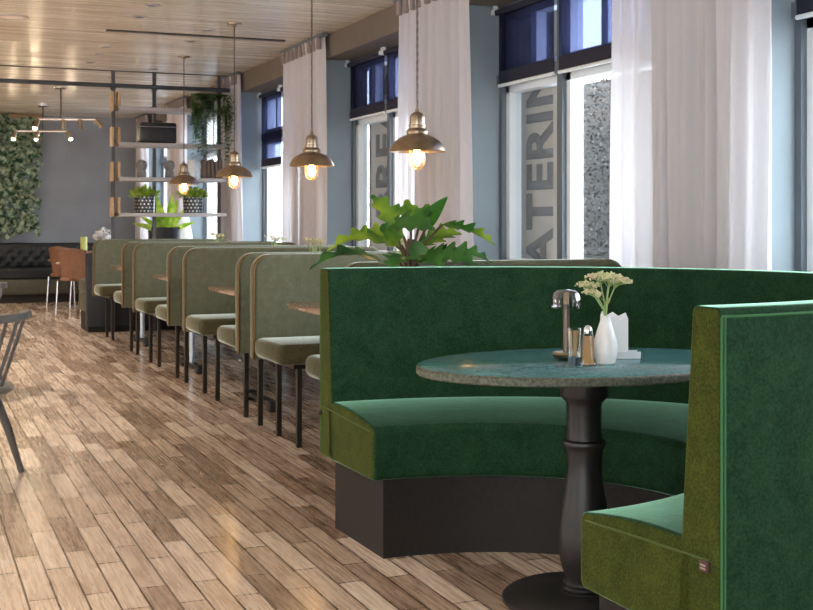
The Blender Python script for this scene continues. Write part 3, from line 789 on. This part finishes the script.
# ------------------------------------------------------------------ spot fixtures
def spot_head(par, x, z, ang, lit, ay=0.):
    m = Matrix.Translation((x, 0, z)) @ Matrix.Rotation(R(ang), 4, 'Y') @ Matrix.Rotation(R(ay), 4, 'X')
    o = MB().lathe([(0, 0), (.024, 0), (.027, -.012), (.027, -.115), (.023, -.115), (.021, -.03), (0, -.03)], 20, mat=m).build('spot_head', 'pewter', par)
    if lit: MB().ball(m @ Vector((0, 0, -.112)), .0225, 2).build('bulb', 'spotbulb', o)
    else: MB().lathe([(0, -.108), (.023, -.108), (.023, -.112), (0, -.112)], 16, mat=m).build('reflector', 'chrome', o)
def spot_fixture(loc, drop, x0, x1, heads, label):
    f_ = thing('ceiling_spotlight', loc, label, 'spotlight', 'chrome ceiling spot bars')
    f_.rotation_euler = (0, 0, R(-18))
    MB().lathe([(0, 0), (.075, 0), (.075, -.022), (.06, -.034), (0, -.036)], 28).build('ceiling_plate', 'chrome', f_)
    MB().tube([(0, 0, -.03), (0, 0, -drop)], .010, 10).build('rod', 'chain', f_)
    MB().tube([(x0, 0, -drop), (x1, 0, -drop)], .014, 10).build('arm', 'chrome', f_)
    for (x, a, lit, ay) in heads: spot_head(f_, x, -drop, a, lit, ay)
spot_fixture((1.66, 14.5, CZ), .39, -.27, .42, [(-.26, 15, True, -15), (.03, 0, False, 0), (.22, -6, False, 0), (.40, -40, False, 0)], 'chrome ceiling spot bar with four spots, nearer of the two, right of the ivy')
spot_fixture((1.70, 16.9, CZ), .36, -.36, .34, [(-.36, 12, True, -15), (-.06, 15, True, 0), (.32, -25, True, 0)], 'chrome ceiling spot bar with lit spots, farther of the two, in front of the ivy')

# ------------------------------------------------------------------ pipe and shelving
SHY = 12.70
pp = MB().tube([(LX+.02, SHY+.06, 2.587), (WX-.07, SHY+.06, 2.587)], .024, 14)
for x in (-3, -1, .6): pp.tube([(x, SHY+.06, 2.587), (x, SHY+.06, CZ)], .01, 8)
tag(pp.build('ceiling_pipe', 'pipe'), 'long grey pipe running under the ceiling above the shelving', 'pipe')
sh = thing('open_shelving', (2.0, SHY, 0), 'open shelving with four grey boards between black posts behind the booths', 'shelving')
for x in (0.0, .43, 1.13):
    pm = MB(); pm.box(x-.018, x+.018, .112, .148, 0, CZ-.001)
    for zz in (2.58, 2.36, 2.0): pm.box(x-.028, x+.028, .104, .149, zz-.03, zz+.03, .004, 1)
    pm.build('post', 'zinc', sh, smooth=False)
zs = [1.255, 1.625, 1.985, 2.355]; ZE = .0015
for z in zs:
    b_ = MB().box(.02, 1.15, -.15, .15, z-.04, z, .004, 1).build('shelf_board', 'shelf', sh)
    MB().box(-.045, -.02, -.07, .07, z-.04, z+.16, .004, 1).build('end_block', 'wood_pale', b_)
    MB().box(.02, .045, -.07, .07, z-.04, z+.16, .004, 1).build('end_block', 'wood_pale', b_)
# objects on the shelves
c = thing('black_case', (2.43, SHY-.02, zs[2]+ZE), 'shiny black leather case on the second highest shelf', 'case')
MB().box(-.19, .19, -.10, .10, 0, .215, .02, 3).build('body', 'casebk', c)
MB().tube([(-.05, -.02, .213), (-.04, -.02, .235), (.04, -.02, .235), (.05, -.02, .213)], .007, 8).build('handle', 'casebk', c)
MB().box(-.192, .192, -.102, .102, .165, .172, .001, 1).build('lid_seam', 'chrome', c)
for x, lb in ((2.27, 'left'), (2.56, 'right')):
    o = MB().lathe([(0, 0), (.045, 0), (.05, .01), (.046, .06), (.040, .075), (.045, .085), (.058, .115), (.058, .14), (.045, .17), (.02, .185), (0, .186)], 28).build('round_vase', 'vase_grey', loc=(x, SHY-.03, zs[1]+ZE))
    tag(o, 'round-headed grey stone ornament on the third shelf up, %s of two' % lb, 'ornament', 'grey stone ornaments')
o = thing('jug', (2.80, SHY-.02, zs[1]+ZE), 'white jug between grey ornament and brown books on the shelf', 'jug')
MB().lathe([(0, 0), (.05, 0), (.062, .03), (.062, .09), (.045, .14), (.038, .17), (.045, .195), (.04, .195), (.034, .17), (.055, .09), (.05, .02), (0, .012)], 28).build('body', 'white', o)
MB().tube([(.04, 0, .175), (.085, 0, .165), (.095, 0, .12), (.06, 0, .07)], .007, 8).build('handle', 'white', o)
for i in range(5):
    h = [.20, .19, .205, .185, .20][i]
    o = MB().box(-.019, .019, -.07, .07, 0, h, .012, 3).build('book', 'book', loc=(2.925+.043*i, SHY-.03, zs[1]+ZE))
    tag(o, 'brown clothbound book standing in the row at the right end of the shelf', 'book', 'brown books on the shelf')
def shelf_pot(x, lb, seed):
    r_ = random.Random(seed)
    p = thing('dotted_pot_plant', (x, SHY-.03, zs[0]+ZE), lb, 'potted plant', 'dotted pots on the lowest shelf')
    MB().lathe([(0, 0), (.095, 0), (.10, .004), (.106, .18), (.098, .18), (.095, .15), (0, .15)], 40, uv=True).build('pot', 'dotted', p)
    fm = MB()
    for k in range(300):
        a = r_.uniform(0, 2*PI); rr = .15*math.sqrt(r_.random()); z = .155+r_.random()*.12*(1-rr*3)
        d = Vector((math.cos(a)*r_.uniform(.4, 1), math.sin(a)*r_.uniform(.4, 1), r_.uniform(-.1, .7))).normalized()
        b0 = Vector((rr*math.cos(a), rr*math.sin(a), z))
        leaf(fm, b0, b0+d*r_.uniform(.035, .06), .035, n=5)
    fm.build('foliage', 'leaf_lime', p)
shelf_pot(2.30, 'black pot with white dots and bushy lime plant, left one on the lowest shelf', 11)
shelf_pot(2.81, 'black pot with white dots and lime plant, right one behind the farthest pendant', 12)
# hanging fern
hp = thing('hanging_plant', (2.97, SHY-.03, zs[3]+ZE), 'trailing fern hanging from the top shelf down its right end', 'hanging plant')
MB().lathe([(0, 0), (.06, 0), (.075, .10), (.068, .10), (.06, .08), (0, .08)], 24).build('pot', 'terracotta', hp)
fm = MB(); r_ = random.Random(4)
for k in range(60):
    a = r_.uniform(0, 2*PI); rad = r_.uniform(.10, .19); L = r_.uniform(.15, .80); pr = None
    for q in range(20):
        u = q/19
        p = Vector((rad*1.25*math.cos(a)*min(1, u*3+.25), -.235*min(1, u*4)+.05*math.sin(a), .10+.06*math.sin(min(1, u*3)*PI)-L*max(0, u-.2)))
        p += Vector((.012*math.sin(7*u+k), .012*math.cos(5*u+k), 0))
        if pr is not None:
            for sg in (-1, 1):
                d = Vector((sg*math.sin(a)+r_.uniform(-.4, .4), -sg*math.cos(a)+r_.uniform(-.4, .4), -.5)).normalized()
                leaf(fm, p, p+d*r_.uniform(.03, .06), .017, n=4)
        pr = p
fm.build('foliage', 'leaf_fern', hp)

# behind the shelving: tall planter, lamp on a side table
pl_ = thing('tall_planter', (2.746, 13.86, 0), 'tall black planter with broad lime leaves seen behind the lowest shelf', 'potted plant')
MB().lathe([(0, 0), (.14, 0), (.15, .01), (.19, 1.10), (.175, 1.10), (.165, 1.02), (0, 1.02)], 36).build('planter', 'terracotta', pl_)
fm = MB()
for (dx, dz, w) in [(-.40, .10, .07), (-.22, .40, .08), (-.13, .50, .09), (-.03, .30, .08), (.06, .46, .085), (.16, .38, .08), (.24, .26, .075), (.34, .12, .06), (.05, .2, .08), (-.12, .22, .07), (-.3, .2, .06)]:
    yv = r_.uniform(-.15, .12)
    leaf(fm, (dx*.1, yv*.1, 1.03), (dx, yv, 1.04+dz), w, up=(0, -1, .4), droop=.12, n=12)
fm.build('foliage', 'leaf_lime', pl_)
t = thing('side_table', (3.0, 14.35, 0), 'dark side table behind the shelving carrying a cream lamp', 'table')
MB().lathe([(0, .70), (.20, .70), (.20, .73), (0, .73)], 36).build('tabletop', 'plinth', t)
MB().lathe([(0, 0), (.14, 0), (.14, .015), (.025, .03), (.022, .70), (0, .70)], 24).build('pedestal', 'black', t)
t = thing('shade_lamp', (3.0, 14.35, .73), 'lamp with cream drum shade glimpsed under the lowest shelf', 'lamp')
MB().lathe([(0, 0), (.07, 0), (.08, .03), (.05, .12), (.015, .18), (.012, .27), (0, .27)], 28).build('base', 'white', t)
MB().lathe([(.18, .22), (.13, .50), (.127, .50), (.177, .22)], 40).build('shade', 'shade_white', t)
MB().ball((0, 0, .32), .035, 2).build('bulb', emis('shade_bulb', (1, .8, .6), 6), t)

# ------------------------------------------------------------------ monstera behind the sofa
mp_ = thing('monstera', (1.935, 4.60, 0), 'large glossy monstera plant standing behind the green sofa back', 'potted plant')
MB().lathe([(0, 0), (.15, 0), (.16, .01), (.20, .50), (.205, .52), (.185, .52), (.18, .46), (0, .46)], 40).build('pot', 'terracotta', mp_)
st, fl, fd = MB(), MB(), MB()
def V3(rx, z, aw=0.): return Vector((.9232*rx+.3843*aw, -.3843*rx+.9232*aw, z))
st.tube([V3(-.02, .45), V3(.0, .80), V3(-.015, 1.0), V3(.0, 1.09)], [.022, .02, .018, .014], 10)
# (base rx, z, away), (tip rx, z, away), width, droop, up-vector(rx,z,aw)
leaves = [((-.04, 1.12, .02), (-.17, 1.270, .06), .15, .05, (.3, .5, -.8)),
          ((.0, 1.13, .03), (-.02, 1.255, .10), .11, .05, (0, .4, -.9)),
          ((.03, 1.13, .03), (.075, 1.235, .06), .10, .05, (-.2, .5, -.8)),
          ((.06, 1.13, .02), (.155, 1.265, .03), .095, .04, (-.3, .6, -.7)),
          ((-.10, 1.145, -.02), (.10, 1.12, -.10), .17, .12, (0, .7, -.7)),
          ((.13, 1.15, .0), (.345, 1.055, -.03), .14, .10, (.1, .9, -.4)),
          ((-.06, 1.06, -.02), (-.345, 1.020, -.08), .15, .22, (-.1, .85, -.5)),
          ((-.10, .985, -.04), (-.41, .945, -.16), .15, .22, (0, .9, -.4)),
          ((-.03, 1.10, -.02), (-.13, 1.135, -.05), .14, .04, (.2, .4, -.9)),
          ((.04, 1.02, -.06), (.27, .975, -.14), .16, .12, (0, .75, -.65)),
          ((.10, 1.03, .05), (.34, .975, .10), .18, .12, (0, .9, -.4)),
          ((-.02, 1.02, -.05), (-.09, .955, -.17), .15, .15, (-.1, .7, -.7)),
          ((.01, 1.08, -.03), (.055, 1.0, -.06), .11, .04, (-.3, .2, -.9)),
          ((.03, 1.0, -.06), (.13, .97, -.17), .14, .15, (.1, .7, -.7)),
          ((-.04, 1.06, .08), (-.25, 1.10, .16), .17, .12, (0, .8, -.5)),
          ((.04, 1.06, .08), (.22, 1.10, .16), .17, .12, (0, .8, -.5))]
for b0, t0, w, dr, up in leaves:
    B, T = V3(*b0), V3(*t0); U = V3(up[0], up[1], up[2])
    li = leaves.index((b0, t0, w, dr, up))
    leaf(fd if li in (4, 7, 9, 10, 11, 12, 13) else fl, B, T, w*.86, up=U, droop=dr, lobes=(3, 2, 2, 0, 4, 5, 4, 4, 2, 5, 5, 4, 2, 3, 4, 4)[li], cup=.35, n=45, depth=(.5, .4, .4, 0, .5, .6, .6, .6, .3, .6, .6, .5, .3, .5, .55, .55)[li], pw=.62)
    st.tube([V3(0, .93), V3(b0[0]*.5, (b0[1]+.95)/2+.03, b0[2]*.5), B], .0055, 6)
st.build('stalk', 'stem_dark', mp_); fl.build('foliage', 'leaf_mon', mp_); fd.build('foliage', 'leaf_dark', mp_)['label'] = 'darker lower leaves'

# ------------------------------------------------------------------ left: spindle armchairs
def spindle_chair(loc, rz, label):
    ch = thing('spindle_chair', loc, label, 'chair', 'dark spindle armchairs', rz)
    se = MB()
    se.lathe([(0, .395), (.23, .395), (.258, .405), (.264, .42), (.255, .43), (.16, .426), (0, .422)], 40)
    se.build('seat', 'chairgrey', ch)
    rail = [(.315*math.cos(R(a)), .02+.28*math.sin(R(a)), .745-.012*math.sin(R(-a))) for a in range(-190, 11, 8)]
    rb = MB(); rr = []
    for p in rail:
        c_ = Vector((p[0], p[1]-.02, 0)).normalized()
        rr.append([rb.bm.verts.new(Vector(p)+c_*dx+Vector((0, 0, dz))) for dx, dz in ((-.02, -.018), (.02, -.018), (.02, .018), (-.02, .018))])
    for A, B in zip(rr, rr[1:]):
        for q in range(4): rb.bm.faces.new((A[q], A[(q+1) % 4], B[(q+1) % 4], B[q]))
    rb.bm.faces.new(rr[0]); rb.bm.faces.new(rr[-1][::-1])
    o = rb.build('arm_rail', 'chairgrey', ch); md = o.modifiers.new('b', 'BEVEL'); md.width = .005; md.segments = 2
    for a in range(-180, 1, 15):
        p = (.31*math.cos(R(a)), .02+.275*math.sin(R(a)), .738); q = (.215*math.cos(R(a*.9-9)), .02+.19*math.sin(R(a*.9-9)), .42)
        MB().tube([q, p], .0085, 8).build('spindle', 'chairgrey', ch)
    for sx, sy in ((-1, -1), (1, -1), (-1, 1), (1, 1)):
        MB().tube([(sx*.14, sy*.13, .40), (sx*.20, sy*.18, .2), (sx*.25, sy*.215, 0)], [.021, .019, .013], 12).build('leg', 'chairgrey', ch)
    return ch
c1 = spindle_chair((.186, 5.70, 0), R(-18), 'dark spindle armchair cut off by the left edge, nearer of the two')
dup(c1, (.295, 8.42, 0), 'dark spindle armchair of which only the rail tip shows at the left edge', R(180-25))

# ------------------------------------------------------------------ far end
bq = thing('tufted_banquette', (0, BY, 0), 'long black tufted leather banquette along the far grey wall', 'sofa')
x0, x1 = -2.5, 2.95
MB().box(x0, x1, -.60, -.02, 0, .12).build('plinth', 'plinth', bq, smooth=False)
MB().box(x0, x1, -.64, -.02, .12, .34, .02, 3).build('seat_base', 'leather_olive', bq)
MB().box(x0, x1, -.66, -.14, .34, .50, .04, 4).build('seat', 'leather_black', bq)
# tufted back: quilted height field
mb = MB(); nx, nz = 190, 16; rows = []
for j in range(nz+1):
    v = j/nz; row = []
    for i in range(nx+1):
        x = x0+(x1-x0)*i/nx; z = .48+.37*v
        a = math.cos(PI*(x/.16+v*2)); b = math.cos(PI*(x/.16-v*2))
        row.append(mb.bm.verts.new((x, -.16-.05*(abs(a)*abs(b))**.5*math.sin(PI*v)**.5 if 0 < v < 1 else -.15, z)))
    rows.append(row)
bk = [[mb.bm.verts.new((x0+(x1-x0)*i/nx, -.02, .48+.37*v)) for i in range(nx+1)] for v in (0, 1)]
for A, B in zip(rows, rows[1:]):
    for i in range(nx): mb.bm.faces.new((A[i], A[i+1], B[i+1], B[i]))
for i in range(nx):
    mb.bm.faces.new((rows[-1][i], rows[-1][i+1], bk[1][i+1], bk[1][i])); mb.bm.faces.new((rows[0][i], rows[0][i+1], bk[0][i+1], bk[0][i]))
mb.build('tufted_back', 'leather_black', bq, angle=60)
# ivy
iv = thing('hanging_ivy', (1.3, BY-.06, .9), 'dense curtain of ivy hanging on the far wall above the tufted banquette', 'ivy')
MB().box(-1.6, .52, -.10, .055, 1.78, 1.84).build('timber_header', plain('ivy_header', (.42, .25, .12), .6), iv)
fm = MB(); r_ = random.Random(9)
for k in range(2600):
    x = r_.uniform(-1.5, .50); z = r_.uniform(.08, 1.84); y = -.08-abs(r_.gauss(0, .06))
    if x > .40 and r_.random() < .55: continue
    if z < .2 and r_.random() < .5: continue
    d = Vector((r_.gauss(0, .6), r_.uniform(-.9, -.1), -1)).normalized(); b0 = Vector((x, y, z))
    leaf(fm, b0, b0+d*r_.uniform(.07, .12), r_.uniform(.06, .10), up=(r_.gauss(0, .4), -1, .3), n=4, droop=.1)
fm.build('foliage', 'leaf_ivy', iv)
# black divider bench at the end of the booths
bb = thing('leather_bench', (1.735, 12.78, 0), 'black leather bench with padded olive side at the far end of the booth row', 'bench')
MB().box(0, 1.1, .10, .20, .06, .83, .012, 3).build('backrest', 'leather_black', bb)
MB().box(.0, 1.1, .20, .75, .20, .40, .03, 3).build('seat_base', 'leather_olive', bb)
MB().box(.0, 1.1, .20, .78, .39, .54, .04, 4).build('seat', 'leather_olive', bb)
MB().box(.02, 1.08, .12, .70, 0, .21).build('plinth', 'plinth', bb, smooth=False)
# brown table and chairs
bt = thing('brown_table', (2.75, 16.75, 0), 'brown wooden dining table by the tufted banquette', 'table')
MB().box(-.72, .45, -.70, .70, .715, .75, .004, 2).build('tabletop', 'leather_brown', bt)
for sx in (-.62, .36):
    for sy in (-.6, .6): MB().box(sx-.025, sx+.025, sy-.025, sy+.025, 0, .715).build('leg', 'black', bt, smooth=False)
cd = thing('candle', (2.19, 16.53, .75), 'lime yellow pillar candle on the brown table', 'candle')
MB().lathe([(0, 0), (.045, 0), (.045, .205), (.040, .21), (.012, .203), (0, .203)], 24).build('wax', 'candle', cd)
MB().tube([(0, 0, .203), (.002, 0, .222)], .002, 5).build('wick', 'black', cd)
v_ = MB().lathe([(0, 0), (.05, 0), (.07, .03), (.06, .09), (.04, .12), (.036, .12), (.05, .03), (0, .02)], 24).build('vase', 'white', loc=(2.42, 16.34, .75))
tag(v_, 'white bowl vase on the brown table right of the candle', 'vase')
hy = thing('white_flowers', (2.42, 16.34, .76), 'bunch of white hydrangea right of the lime candle', 'flower')
st, fm = MB(), MB()
for dx, dy, dz in [(-.08, 0, .22), (.0, .03, .27), (.09, 0, .24), (.03, -.04, .20), (-.04, -.04, .26)]:
    st.tube([(0, 0, 0), (dx*.4, dy*.4, .1), (dx, dy, dz)], .004, 6)
    for k in range(60):
        d = Vector((r_.gauss(0, 1), r_.gauss(0, 1), r_.gauss(0, 1))).normalized()
        b0 = Vector((dx, dy, dz))+d*.05; leaf(fm, b0, b0+d.orthogonal()*.03, .03, up=d, n=3)
st.build('stem', 'stem', hy); fm.build('petals', 'petal', hy)
def leather_chair(loc, rz, label):
    c_ = thing('leather_chair', loc, label, 'chair', 'brown leather chairs', rz)
    # local: faces +Y; back at -Y
    sh_ = MB(); rows = []
    for j in range(9):
        v = j/8; row = []
        for i in range(13):
            u = i/12*2-1
            row.append(sh_.bm.verts.new((u*(.22+.01*v), -.20-.07*v+.05*u*u, .43+.40*v - .03*u*u*v)))
        rows.append(row)
    for A, B in zip(rows, rows[1:]):
        for i in range(12): sh_.bm.faces.new((A[i], A[i+1], B[i+1], B[i]))
    o = sh_.build('backrest', 'leather_brown', c_); md = o.modifiers.new('s', 'SOLIDIFY'); md.thickness = .025
    MB().box(-.22, .22, -.20, .24, .42, .47, .02, 3).build('seat', 'leather_brown', c_)
    for sx in (-1, 1):
        for yy, top_ in ((-.20, .42), (.20, .62)):
            MB().tube([(sx*.25, yy*1.15, 0), (sx*.25, yy, top_)], .011, 10).build('leg', 'chrome', c_)
        MB().tube([(sx*.25, .20, .615), (sx*.25, -.22, .64)], .011, 10).build('arm_tube', 'chrome', c_)
        MB().box(sx*.25-.022, sx*.25+.022, -.20, .23, .632, .656, .006, 2).build('armrest', 'wood_pale', c_)
    return c_
c2 = leather_chair((2.07, 16.75, 0), R(-60), 'brown leather chair with chrome legs, farther of the two by the tufted banquette')
dup(c2, (2.06, 15.52, 0), 'brown leather chair with chrome legs, nearer of the two beside the black bench', R(-48))

# ------------------------------------------------------------------ light
wd = bpy.data.worlds.new('sky'); SC.world = wd; wd.use_nodes = True
bg = wd.node_tree.nodes['Background']; bg.inputs['Color'].default_value = (.86, .93, 1.0, 1); bg.inputs['Strength'].default_value = 5.0
def area(name, loc, rot, sx, sy, e, col):
    L = bpy.data.lights.new(name, 'AREA'); L.shape = 'RECTANGLE'; L.size = sx; L.size_y = sy; L.energy = e; L.color = col
    o = bpy.data.objects.new(name, L); COL.objects.link(o); o.location = loc; o.rotation_euler = rot
    return o
# warm recessed ceiling lamps over the aisle and the left part of the room
for y in (-1.5, 1.0, 3.5, 6.0, 8.5, 11.0, 13.5, 16.0):
    for x in (-2.8, -.6):
        L = bpy.data.lights.new('downlight_lamp', 'SPOT'); L.energy = (62 if y < 8 else 200); L.color = (1, .92, .82); L.spot_size = R(120); L.spot_blend = .6; L.shadow_soft_size = .06
        o = bpy.data.objects.new('downlight_lamp', L); COL.objects.link(o); o.location = (x, y, CZ-.02)

# ------------------------------------------------------------------ camera
cam = bpy.data.cameras.new('camera'); co = bpy.data.objects.new('camera', cam); COL.objects.link(co); SC.camera = co
cam.sensor_width = 36; cam.lens = 1200/813*36; cam.shift_y = -83/813
co.location = (0, 0, 1.16); co.rotation_euler = (R(90), 0, -math.atan(499.5/1200))
cam.clip_start = .05; cam.clip_end = 200
cam.dof.use_dof = True; cam.dof.focus_distance = 4.2; cam.dof.aperture_fstop = 13
vs = SC.view_settings; SC.display_settings.display_device = 'sRGB'
vs.view_transform = 'Standard'; vs.look = 'None'; vs.exposure = 1.12; vs.gamma = 1; vs.use_curve_mapping = False
try:
    SC.cycles.use_denoising = True; SC.cycles.max_bounces = 10; SC.cycles.transparent_max_bounces = 24; SC.cycles.sample_clamp_indirect = 8
except Exception: pass
